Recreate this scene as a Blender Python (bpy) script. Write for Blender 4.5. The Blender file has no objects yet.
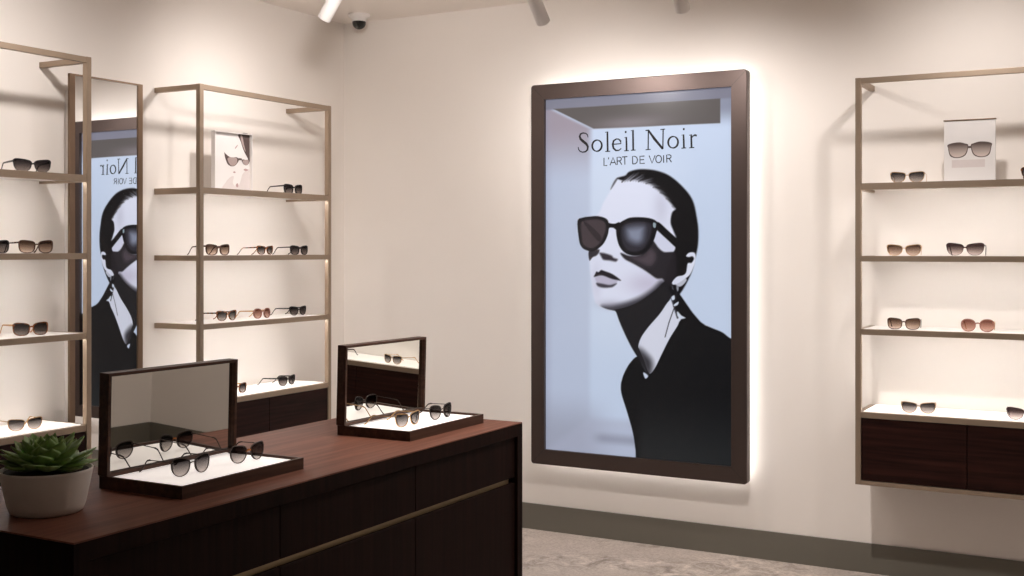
import bpy, bmesh, math, random
import numpy as np
from mathutils import Vector, Matrix
PI = math.pi
scene = bpy.context.scene
COL = scene.collection
rnd = random.Random(7)

# ------------------------------------------------------------------ materials
def srgb(r, g, b):
    f = lambda c: (c / 12.92 if c <= 0.04045 else ((c + 0.055) / 1.055) ** 2.4)
    return (f(r / 255), f(g / 255), f(b / 255), 1.0)

def new_mat(name):
    m = bpy.data.materials.new(name)
    m.use_nodes = True
    nt = m.node_tree
    return m, nt, nt.nodes["Principled BSDF"]

def simple(name, col, rough=0.5, metal=0.0, spec=0.5, noise=0.0, nscale=30.0, bump=0.0):
    """Principled surface with a little procedural mottling so nothing is perfectly flat."""
    m, nt, p = new_mat(name)
    p.inputs["Roughness"].default_value = rough
    p.inputs["Metallic"].default_value = metal
    p.inputs["Specular IOR Level"].default_value = spec
    p.inputs["Base Color"].default_value = col
    if noise or bump:
        tc = nt.nodes.new("ShaderNodeTexCoord")
        nz = nt.nodes.new("ShaderNodeTexNoise")
        nz.inputs["Scale"].default_value = nscale
        nz.inputs["Detail"].default_value = 5
        nt.links.new(tc.outputs["Object"], nz.inputs["Vector"])
        if noise:
            mx = nt.nodes.new("ShaderNodeMix"); mx.data_type = "RGBA"
            mx.inputs[6].default_value = tuple(c * (1 - noise) for c in col[:3]) + (1,)
            mx.inputs[7].default_value = tuple(min(1, c * (1 + noise)) for c in col[:3]) + (1,)
            nt.links.new(nz.outputs["Fac"], mx.inputs[0])
            nt.links.new(mx.outputs[2], p.inputs["Base Color"])
        if bump:
            b = nt.nodes.new("ShaderNodeBump")
            b.inputs["Strength"].default_value = bump
            b.inputs["Distance"].default_value = 0.002
            nt.links.new(nz.outputs["Fac"], b.inputs["Height"])
            nt.links.new(b.outputs["Normal"], p.inputs["Normal"])
    return m

def wood(name, dark, light, axis, rough=0.45, spec=0.35):
    m, nt, p = new_mat(name)
    tc = nt.nodes.new("ShaderNodeTexCoord")
    mp = nt.nodes.new("ShaderNodeMapping")
    sc = [55.0, 55.0, 55.0]; sc[axis] = 2.2
    mp.inputs["Scale"].default_value = sc
    nz = nt.nodes.new("ShaderNodeTexNoise")
    nz.inputs["Scale"].default_value = 1.0
    nz.inputs["Detail"].default_value = 6
    nz.inputs["Roughness"].default_value = 0.6
    nz.inputs["Distortion"].default_value = 0.4
    rp = nt.nodes.new("ShaderNodeValToRGB")
    rp.color_ramp.elements[0].position = 0.32; rp.color_ramp.elements[0].color = dark
    rp.color_ramp.elements[1].position = 0.70; rp.color_ramp.elements[1].color = light
    nt.links.new(tc.outputs["Object"], mp.inputs["Vector"])
    nt.links.new(mp.outputs["Vector"], nz.inputs["Vector"])
    nt.links.new(nz.outputs["Fac"], rp.inputs["Fac"])
    nt.links.new(rp.outputs["Color"], p.inputs["Base Color"])
    p.inputs["Roughness"].default_value = rough
    p.inputs["Specular IOR Level"].default_value = spec
    return m

def emitter(name, col, strength):
    m, nt, p = new_mat(name)
    p.inputs["Base Color"].default_value = (0.85, 0.83, 0.8, 1)
    p.inputs["Emission Color"].default_value = col
    p.inputs["Emission Strength"].default_value = strength
    p.inputs["Roughness"].default_value = 0.4
    return m

def mirror_mat(name, tint):
    m, nt, p = new_mat(name)
    p.inputs["Base Color"].default_value = tint
    p.inputs["Metallic"].default_value = 1.0
    p.inputs["Roughness"].default_value = 0.012
    return m

def lens_mat(name, top, bottom):
    """Gradient-tinted sunglass lens: tinted see-through with a clear-coat sheen."""
    m = bpy.data.materials.new(name); m.use_nodes = True
    nt = m.node_tree; nt.nodes.clear()
    out = nt.nodes.new("ShaderNodeOutputMaterial")
    tc = nt.nodes.new("ShaderNodeTexCoord")
    sx = nt.nodes.new("ShaderNodeSeparateXYZ")
    rp = nt.nodes.new("ShaderNodeValToRGB")
    rp.color_ramp.elements[0].position = 0.05; rp.color_ramp.elements[0].color = tuple(c ** 0.5 for c in bottom)
    rp.color_ramp.elements[1].position = 0.85; rp.color_ramp.elements[1].color = tuple(c ** 0.5 for c in top)
    tr = nt.nodes.new("ShaderNodeBsdfTransparent")
    gl = nt.nodes.new("ShaderNodeBsdfGlossy"); gl.inputs["Roughness"].default_value = 0.05
    lw = nt.nodes.new("ShaderNodeLayerWeight"); lw.inputs["Blend"].default_value = 0.12
    mx = nt.nodes.new("ShaderNodeMixShader")
    nt.links.new(tc.outputs["Generated"], sx.inputs[0])
    nt.links.new(sx.outputs["Z"], rp.inputs["Fac"])
    nt.links.new(rp.outputs["Color"], tr.inputs["Color"])
    nt.links.new(lw.outputs["Fresnel"], mx.inputs[0])
    nt.links.new(tr.outputs[0], mx.inputs[1]); nt.links.new(gl.outputs[0], mx.inputs[2])
    nt.links.new(mx.outputs[0], out.inputs["Surface"])
    return m

M = {}
M["wall"] = simple("warm_white_plaster", (0.90, 0.845, 0.79, 1), 0.9, spec=0.15, noise=0.012, nscale=6, bump=0.03)
M["ceiling"] = simple("ceiling_paint", (0.90, 0.835, 0.775, 1), 0.95, spec=0.1, noise=0.01, nscale=5)
M["baseboard"] = simple("olive_grey_paint", (0.165, 0.152, 0.124, 1), 0.5, spec=0.3, noise=0.03, nscale=8)
M["brass"] = simple("champagne_anodised_metal", (0.37, 0.285, 0.21, 1), 0.45, metal=0.7, noise=0.03, nscale=60)
M["bronze"] = simple("dark_bronze_metal", (0.22, 0.145, 0.095, 1), 0.4, metal=0.7, noise=0.04, nscale=60)
M["poster_metal"] = simple("brushed_brown_metal", (0.105, 0.078, 0.070, 1), 0.42, metal=0.8, noise=0.04, nscale=80)
M["shelf_white"] = simple("white_laminate", (0.80, 0.76, 0.72, 1), 0.5, spec=0.3, noise=0.01, nscale=20)
M["black"] = simple("black_plastic", (0.012, 0.011, 0.011, 1), 0.35, noise=0.05)
M["white_metal"] = simple("white_powder_coat", (0.84, 0.80, 0.77, 1), 0.45, noise=0.01)
M["cab_wood"] = wood("dark_red_brown_veneer", (0.010, 0.0033, 0.0026, 1), (0.034, 0.0105, 0.0075, 1), 0, spec=0.12)
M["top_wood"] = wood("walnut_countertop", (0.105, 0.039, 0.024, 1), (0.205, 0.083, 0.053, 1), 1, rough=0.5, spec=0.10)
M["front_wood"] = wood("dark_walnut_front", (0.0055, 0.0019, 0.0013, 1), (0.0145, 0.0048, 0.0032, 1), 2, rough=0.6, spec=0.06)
M["tray_wood"] = wood("tray_walnut", (0.036, 0.0150, 0.0090, 1), (0.085, 0.038, 0.023, 1), 1, rough=0.45, spec=0.2)
M["channel"] = simple("antique_brass_channel", (0.24, 0.18, 0.10, 1), 0.4, metal=0.6, noise=0.05)
M["wall_mirror"] = mirror_mat("mirror_silver", (0.90, 0.90, 0.90, 1))
M["tray_mirror"] = mirror_mat("grey_mirror", (0.62, 0.61, 0.58, 1))
M["led"] = emitter("warm_led_strip", (1.0, 0.98, 0.975, 1), 24.0)
M["halo"] = emitter("halo_led_strip", (1.0, 0.95, 0.92, 1), 10.5)
M["pad"] = emitter("lit_display_panel", (1.0, 0.90, 0.82, 1), 0.55)
M["bulb"] = emitter("spot_bulb", (1.0, 0.86, 0.72, 1), 6.0)
M["pot"] = simple("matt_stoneware", (0.64, 0.585, 0.53, 1), 0.6, spec=0.3, noise=0.03, nscale=25)
M["soil"] = simple("potting_soil", (0.02, 0.014, 0.01, 1), 0.95, noise=0.4, nscale=90, bump=0.6)

def floor_material():
    """Grey-beige stone-look carpet: broad pale and dark drifts broken up by fine fleck."""
    m, nt, p = new_mat("mottled_stone_carpet")
    tc = nt.nodes.new("ShaderNodeTexCoord")
    def noise(scale, detail, rough, dist):
        n = nt.nodes.new("ShaderNodeTexNoise")
        n.inputs["Scale"].default_value = scale; n.inputs["Detail"].default_value = detail
        n.inputs["Roughness"].default_value = rough; n.inputs["Distortion"].default_value = dist
        nt.links.new(tc.outputs["Object"], n.inputs["Vector"]); return n
    def ramp(src, p0, c0, p1, c1):
        r = nt.nodes.new("ShaderNodeValToRGB")
        r.color_ramp.elements[0].position = p0; r.color_ramp.elements[0].color = c0
        r.color_ramp.elements[1].position = p1; r.color_ramp.elements[1].color = c1
        nt.links.new(src.outputs["Fac"], r.inputs["Fac"]); return r
    def mix(fac, a, b, blend="MIX"):
        x = nt.nodes.new("ShaderNodeMix"); x.data_type = "RGBA"; x.blend_type = blend
        if isinstance(fac, float): x.inputs[0].default_value = fac
        else: nt.links.new(fac, x.inputs[0])
        nt.links.new(a, x.inputs[6]); nt.links.new(b, x.inputs[7]); return x
    broad, mid, fine = noise(1.3, 4, 0.6, 1.6), noise(9.0, 6, 0.7, 0.8), noise(70.0, 4, 0.8, 0.0)
    base = ramp(mid, 0.36, (0.31, 0.26, 0.225, 1), 0.64, (0.72, 0.63, 0.56, 1))
    calm = ramp(mid, 0.30, (0.49, 0.42, 0.37, 1), 0.70, (0.59, 0.51, 0.455, 1))
    sel = ramp(broad, 0.44, (0, 0, 0, 1), 0.56, (1, 1, 1, 1))
    fl = ramp(fine, 0.32, (0.58, 0.56, 0.54, 1), 0.60, (1, 1, 1, 1))
    col = mix(0.75, mix(sel.outputs["Color"], calm.outputs["Color"], base.outputs["Color"]).outputs[2], fl.outputs["Color"], "MULTIPLY")
    nt.links.new(col.outputs[2], p.inputs["Base Color"])
    bp = nt.nodes.new("ShaderNodeBump"); bp.inputs["Strength"].default_value = 0.3; bp.inputs["Distance"].default_value = 0.004
    nt.links.new(fine.outputs["Fac"], bp.inputs["Height"]); nt.links.new(bp.outputs["Normal"], p.inputs["Normal"])
    p.inputs["Roughness"].default_value = 0.85
    p.inputs["Specular IOR Level"].default_value = 0.2
    return m
M["floor"] = floor_material()

# ------------------------------------------------------------------ mesh building
def link(name, bm, mat, parent=None, smooth=False, bevel=0.0, segs=2):
    if bevel:
        bmesh.ops.bevel(bm, geom=list(bm.edges), offset=bevel, segments=segs, affect="EDGES", profile=0.5, clamp_overlap=True)
    bmesh.ops.recalc_face_normals(bm, faces=list(bm.faces))
    me = bpy.data.meshes.new(name); bm.to_mesh(me); bm.free()
    if mat: me.materials.append(mat)
    if smooth:
        for p in me.polygons: p.use_smooth = True
    o = bpy.data.objects.new(name, me); COL.objects.link(o)
    if parent is not None: o.parent = parent
    return o

def add_box(bm, x0, x1, y0, y1, z0, z1, mat4=None):
    vs = [bm.verts.new((x, y, z)) for z in (z0, z1) for y in (y0, y1) for x in (x0, x1)]
    if mat4 is not None:
        for v in vs: v.co = mat4 @ v.co
    for f in ((0, 2, 3, 1), (4, 5, 7, 6), (0, 1, 5, 4), (2, 6, 7, 3), (0, 4, 6, 2), (1, 3, 7, 5)):
        bm.faces.new([vs[i] for i in f])
    return vs

def box(name, mat, parent, x0, x1, y0, y1, z0, z1, bevel=0.0):
    bm = bmesh.new(); add_box(bm, x0, x1, y0, y1, z0, z1)
    return link(name, bm, mat, parent, bevel=bevel)

def add_lathe(bm, prof, n=32, mat4=None):
    """prof: (radius, z) from bottom to top; a zero radius closes the end."""
    rings = []
    for r, z in prof:
        if r < 1e-6:
            rings.append([bm.verts.new((0, 0, z))])
        else:
            rings.append([bm.verts.new((r * math.cos(2 * PI * i / n), r * math.sin(2 * PI * i / n), z)) for i in range(n)])
    for a, b in zip(rings, rings[1:]):
        for i in range(n):
            j = (i + 1) % n
            if len(a) == 1 and len(b) == 1: continue
            if len(a) == 1: bm.faces.new((a[0], b[j], b[i]))
            elif len(b) == 1: bm.faces.new((a[i], a[j], b[0]))
            else: bm.faces.new((a[i], a[j], b[j], b[i]))
    if mat4 is not None:
        for rg in rings:
            for v in rg: v.co = mat4 @ v.co

def add_sweep(bm, path, secs, closed=False):
    """Sweep: secs[i] = list of section points already placed around path[i]."""
    rings = [[bm.verts.new(p) for p in s] for s in secs]
    n = len(rings[0]); k = len(rings)
    for i in range(k if closed else k - 1):
        a, b = rings[i], rings[(i + 1) % k]
        for j in range(n):
            bm.faces.new((a[j], a[(j + 1) % n], b[(j + 1) % n], b[j]))
    if not closed:
        bm.faces.new(rings[0]); bm.faces.new(rings[-1][::-1])

def tag(o, label, cat, group=None):
    o["label"] = label; o["category"] = cat
    if group: o["group"] = group
    return o

def thing(name, label, cat, loc=(0, 0, 0), rotz=0.0, group=None):
    o = bpy.data.objects.new(name, None); COL.objects.link(o)
    o.empty_display_size = 0.05
    o.location = loc; o.rotation_euler = (0, 0, rotz)
    return tag(o, label, cat, group)

def dup(root, loc, rot, label, group=None):
    """Copy of a thing with copies of its parts and their sub-parts (mesh data shared)."""
    r = root.copy(); COL.objects.link(r)
    r.location = loc; r.rotation_euler = rot if hasattr(rot, "__len__") else (0, 0, rot)
    r["label"] = label
    if group: r["group"] = group
    for ch in list(root.children):
        c = ch.copy(); COL.objects.link(c); c.parent = r
        for g in list(ch.children):
            d = g.copy(); COL.objects.link(d); d.parent = c
    return r

def struct(name, mat, x0, x1, y0, y1, z0, z1):
    o = box(name, mat, None, x0, x1, y0, y1, z0, z1)
    o["kind"] = "structure"
    return o

# ------------------------------------------------------------------ the room
XL, YB, XR, YF, HC = -4.08, 5.38, 1.3, -2.6, 2.74
T = 0.12
struct("floor", M["floor"], XL - T, XR + T, YF - T, YB + T, -0.10, 0.0)
struct("ceiling", M["ceiling"], XL - T, XR + T, YF - T, YB + T, HC, HC + 0.10)
struct("wall_left", M["wall"], XL - T, XL, YF, YB, 0.0, HC)
struct("wall_back", M["wall"], XL - T, XR + T, YB, YB + T, 0.0, HC)
struct("wall_right", M["wall"], XR, XR + T, YF, YB, 0.0, HC)
struct("wall_front", M["wall"], XL - T, XR + T, YF - T, YF, 0.0, HC)
struct("baseboard_back", M["baseboard"], XL + 0.012, XR - 0.012, YB - 0.012, YB, 0.0, 0.132)
struct("baseboard_left", M["baseboard"], XL, XL + 0.012, YF, YB - 0.012, 0.0, 0.132)
struct("baseboard_right", M["baseboard"], XR - 0.012, XR, YF, YB - 0.012, 0.0, 0.132)

# ------------------------------------------------------------------ display racks
# local frame: wall plane y = 0, front y = RD, width along x, heights in metres above the floor
RW, RD, PT = 0.957, 0.285, 0.024
S_TOP = (1.735, 1.425, 1.112, 0.757)
R_BOT, R_TOP = 0.447, 2.203
S_TOP_L, R_TOP_L = (1.753, 1.437, 1.114, 0.742), 2.232

def make_rack(label, loc, rotz, S_TOP=S_TOP, R_TOP=R_TOP, RW=RW):
    t = thing("display_rack", label, "display rack", loc, rotz, "wall hung eyewear racks")
    h = RW / 2
    for s in (-1, 1):
        x0, x1 = (-h, -h + PT) if s < 0 else (h - PT, h)
        box("post", M["brass"], t, x0, x1, RD - PT, RD, R_BOT, R_TOP, bevel=0.0012)
        box("top_arm", M["brass"], t, x0 + 0.001, x1 - 0.001, 0.0, RD - PT, R_TOP - PT, R_TOP - 0.001, bevel=0.0012)
    box("top_rail", M["brass"], t, -h + PT, h - PT, RD - PT + 0.001, RD - 0.001, R_TOP - PT, R_TOP - 0.001, bevel=0.0012)
    for k, z in enumerate(S_TOP):
        b = box("shelf", M["shelf_white"], t, -h + PT, h - PT, 0.0, RD - PT, z - 0.018, z - 0.001, bevel=0.001)
        bm = bmesh.new()
        rh = 0.024 if k else 0.028
        add_box(bm, -h + PT, h - PT, RD - PT, RD - 0.002, z - rh, z)
        for s in (-1, 1):
            x0, x1 = (-h, -h + PT) if s < 0 else (h - PT, h)
            add_box(bm, x0 + 0.001, x1 - 0.001, 0.0, RD - PT, z - rh, z)
        link("shelf_rim", bm, M["brass"], b)
        if k < 3:
            bm = bmesh.new()
            add_box(bm, -h + PT + 0.02, h - PT - 0.02, RD - PT - 0.030, RD - PT - 0.012, z - 0.0235, z - 0.018)
            link("light_strip", bm, M["led"], b)
        else:
            box("lit_panel", M["pad"], b, -h + PT + 0.006, h - PT - 0.006, 0.012, RD - PT - 0.004, z - 0.004, z + 0.003, bevel=0.001)
    zc1, zc0 = S_TOP[3] - 0.024, R_BOT + 0.018
    c = box("cabinet", M["cab_wood"], t, -h + PT, h - PT, 0.0, RD - 0.026, zc0, zc1)
    for s in (-1, 1):
        xa, xb = (-h + PT + 0.002, -0.0015) if s < 0 else (0.0015, h - PT - 0.002)
        box("drawer", M["cab_wood"], c, xa, xb, RD - 0.026, RD - 0.006, zc0 + 0.003, zc1 - 0.003, bevel=0.001)
    bm = bmesh.new()
    add_box(bm, -h + PT, h - PT, RD - PT, RD - 0.001, R_BOT, zc0)
    for s in (-1, 1):
        x0, x1 = (-h, -h + PT) if s < 0 else (h - PT, h)
        add_box(bm, x0 + 0.001, x1 - 0.001, 0.0, RD - PT, R_BOT, zc1)
    link("cabinet_frame", bm, M["brass"], t)
    return t

R2 = make_rack("brass framed eyewear rack on left wall, near corner, with photo print on its top shelf", (XL, 4.4175, 0), -PI / 2)
make_rack( "brass framed eyewear rack on left wall, cut off at the edge, left of mirror", (XL, 2.8475, 0), -PI / 2, S_TOP_L, R_TOP_L)
make_rack("brass framed eyewear rack hung on the back wall right of the advertising lightbox", (-0.694, YB, 0), PI, S_TOP, 2.186, 0.90)

# ------------------------------------------------------------------ tall wall mirror between the racks
tm = thing("wall_mirror", "tall bronze framed wall mirror between the two left wall racks", "mirror", (XL, 3.582, 0), -PI / 2 - math.radians(0.6))
mw, mz0, mz1, mt = 0.198, 0.16, 2.19, 0.026
m0, m1 = 0.080, 0.094                  # back and front of the frame; it stands off the wall on a smaller plate
bm = bmesh.new()
add_box(bm, -mw, -mw + mt, m0, m1, mz0, mz1)
add_box(bm, mw - mt, mw, m0, m1, mz0, mz1)
add_box(bm, -mw + mt, mw - mt, m0, m1, mz0, mz0 + mt)
add_box(bm, -mw + mt, mw - mt, m0, m1, mz1 - 0.007, mz1)
link("mirror_frame", bm, M["bronze"], tm)
box("mirror_glass", M["wall_mirror"], tm, -mw + mt, mw - mt, m0 + 0.002, m0 + 0.009, mz0 + mt, mz1 - 0.007)
box("wall_plate", M["white_metal"], tm, -mw + 0.05, mw - 0.05, 0.0, m0, mz0 + 0.06, mz1 - 0.06)
# ------------------------------------------------------------------ advertising lightbox
LX, LY, LZ = -2.2425, 5.28, 1.33
lb = thing("advertising_lightbox", "large framed lightbox poster of a woman in dark sunglasses on back wall", "poster", (LX, LY, LZ))
HW, HH, BW = 0.5685, 0.966, 0.0765      # outer half size, bar width
FS, FZ = -0.0055, -0.0045

def rounded_rect(hw, hh, r, n=5):
    pts = []
    for cx, cz, a0 in ((hw - r, hh - r, 0), (-hw + r, hh - r, 90), (-hw + r, -hh + r, 180), (hw - r, -hh + r, 270)):
        for i in range(n + 1):
            a = math.radians(a0 + 90 * i / n)
            pts.append((cx + r * math.cos(a), cz + r * math.sin(a)))
    return pts

def mitred_frame():
    bm = bmesh.new()
    out = rounded_rect(HW, HH, 0.016); out2 = rounded_rect(HW - 0.003, HH - 0.003, 0.013)
    n = len(out)
    ix, iz = HW - BW, HH - BW
    inn = []
    for (x, z) in out:      # inner opening has square corners: clamp outline to it
        inn.append((max(-ix, min(ix, x * 10)), max(-iz, min(iz, z * 10))))
    layers = [(out, 0.045), (out, 0.003), (out2, 0.0), (inn, 0.0), (inn, 0.020)]
    rings = [[bm.verts.new((x + FS, y, z + FZ)) for x, z in pts] for pts, y in layers]
    rings.append(rings[0])
    for a, b in zip(rings, rings[1:]):
        for i in range(n):
            j = (i + 1) % n
            vs = []
            for v in (a[i], a[j], b[j], b[i]):
                if v not in vs and all((v.co - w.co).length > 1e-7 for w in vs): vs.append(v)
            if len(vs) >= 3: bm.faces.new(vs)
    bmesh.ops.remove_doubles(bm, verts=list(bm.verts), dist=1e-6)
    return bm
fr = link("frame", mitred_frame(), M["poster_metal"], lb)
for sx in (-1, 1):           # hairline mitre joints at the four corners
    for sz in (-1, 1):
        bm = bmesh.new()
        a = Vector((FS + sx * (HW - 0.006), 0, FZ + sz * (HH - 0.006))); b = Vector((FS + sx * (HW - BW), 0, FZ + sz * (HH - BW)))
        d = (b - a).normalized(); nrm = Vector((-d.z, 0, d.x)) * 0.0007
        lo = [bm.verts.new(p + Vector((0, 0.0002, 0))) for p in (a + nrm, a - nrm, b - nrm, b + nrm)]
        hi = [bm.verts.new(p + Vector((0, -0.0002, 0))) for p in (a + nrm, a - nrm, b - nrm, b + nrm)]
        bm.faces.new(hi); bm.faces.new(lo[::-1])
        for i in range(4): bm.faces.new((lo[i], lo[(i + 1) % 4], hi[(i + 1) % 4], hi[i]))
        link("mitre_joint", bm, M["black"], fr)
box("backing_box", M["black"], lb, -HW + 0.01, HW - 0.01, 0.026, 0.052, -HH + 0.01, HH - 0.01)
box("wall_mount", M["white_metal"], lb, -HW + 0.10, HW - 0.10, 0.052, YB - LY, -HH + 0.10, HH - 0.10)
bm = bmesh.new()
a, b, w = HW - 0.032, HH - 0.032, 0.012
for z in (-b, b): add_box(bm, -a, a, 0.052, 0.058, z - w / 2, z + w / 2)
for x in (-a, a): add_box(bm, x - w / 2, x + w / 2, 0.052, 0.058, -b + w, b - w)
link("halo_light", bm, M["halo"], lb)

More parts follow.
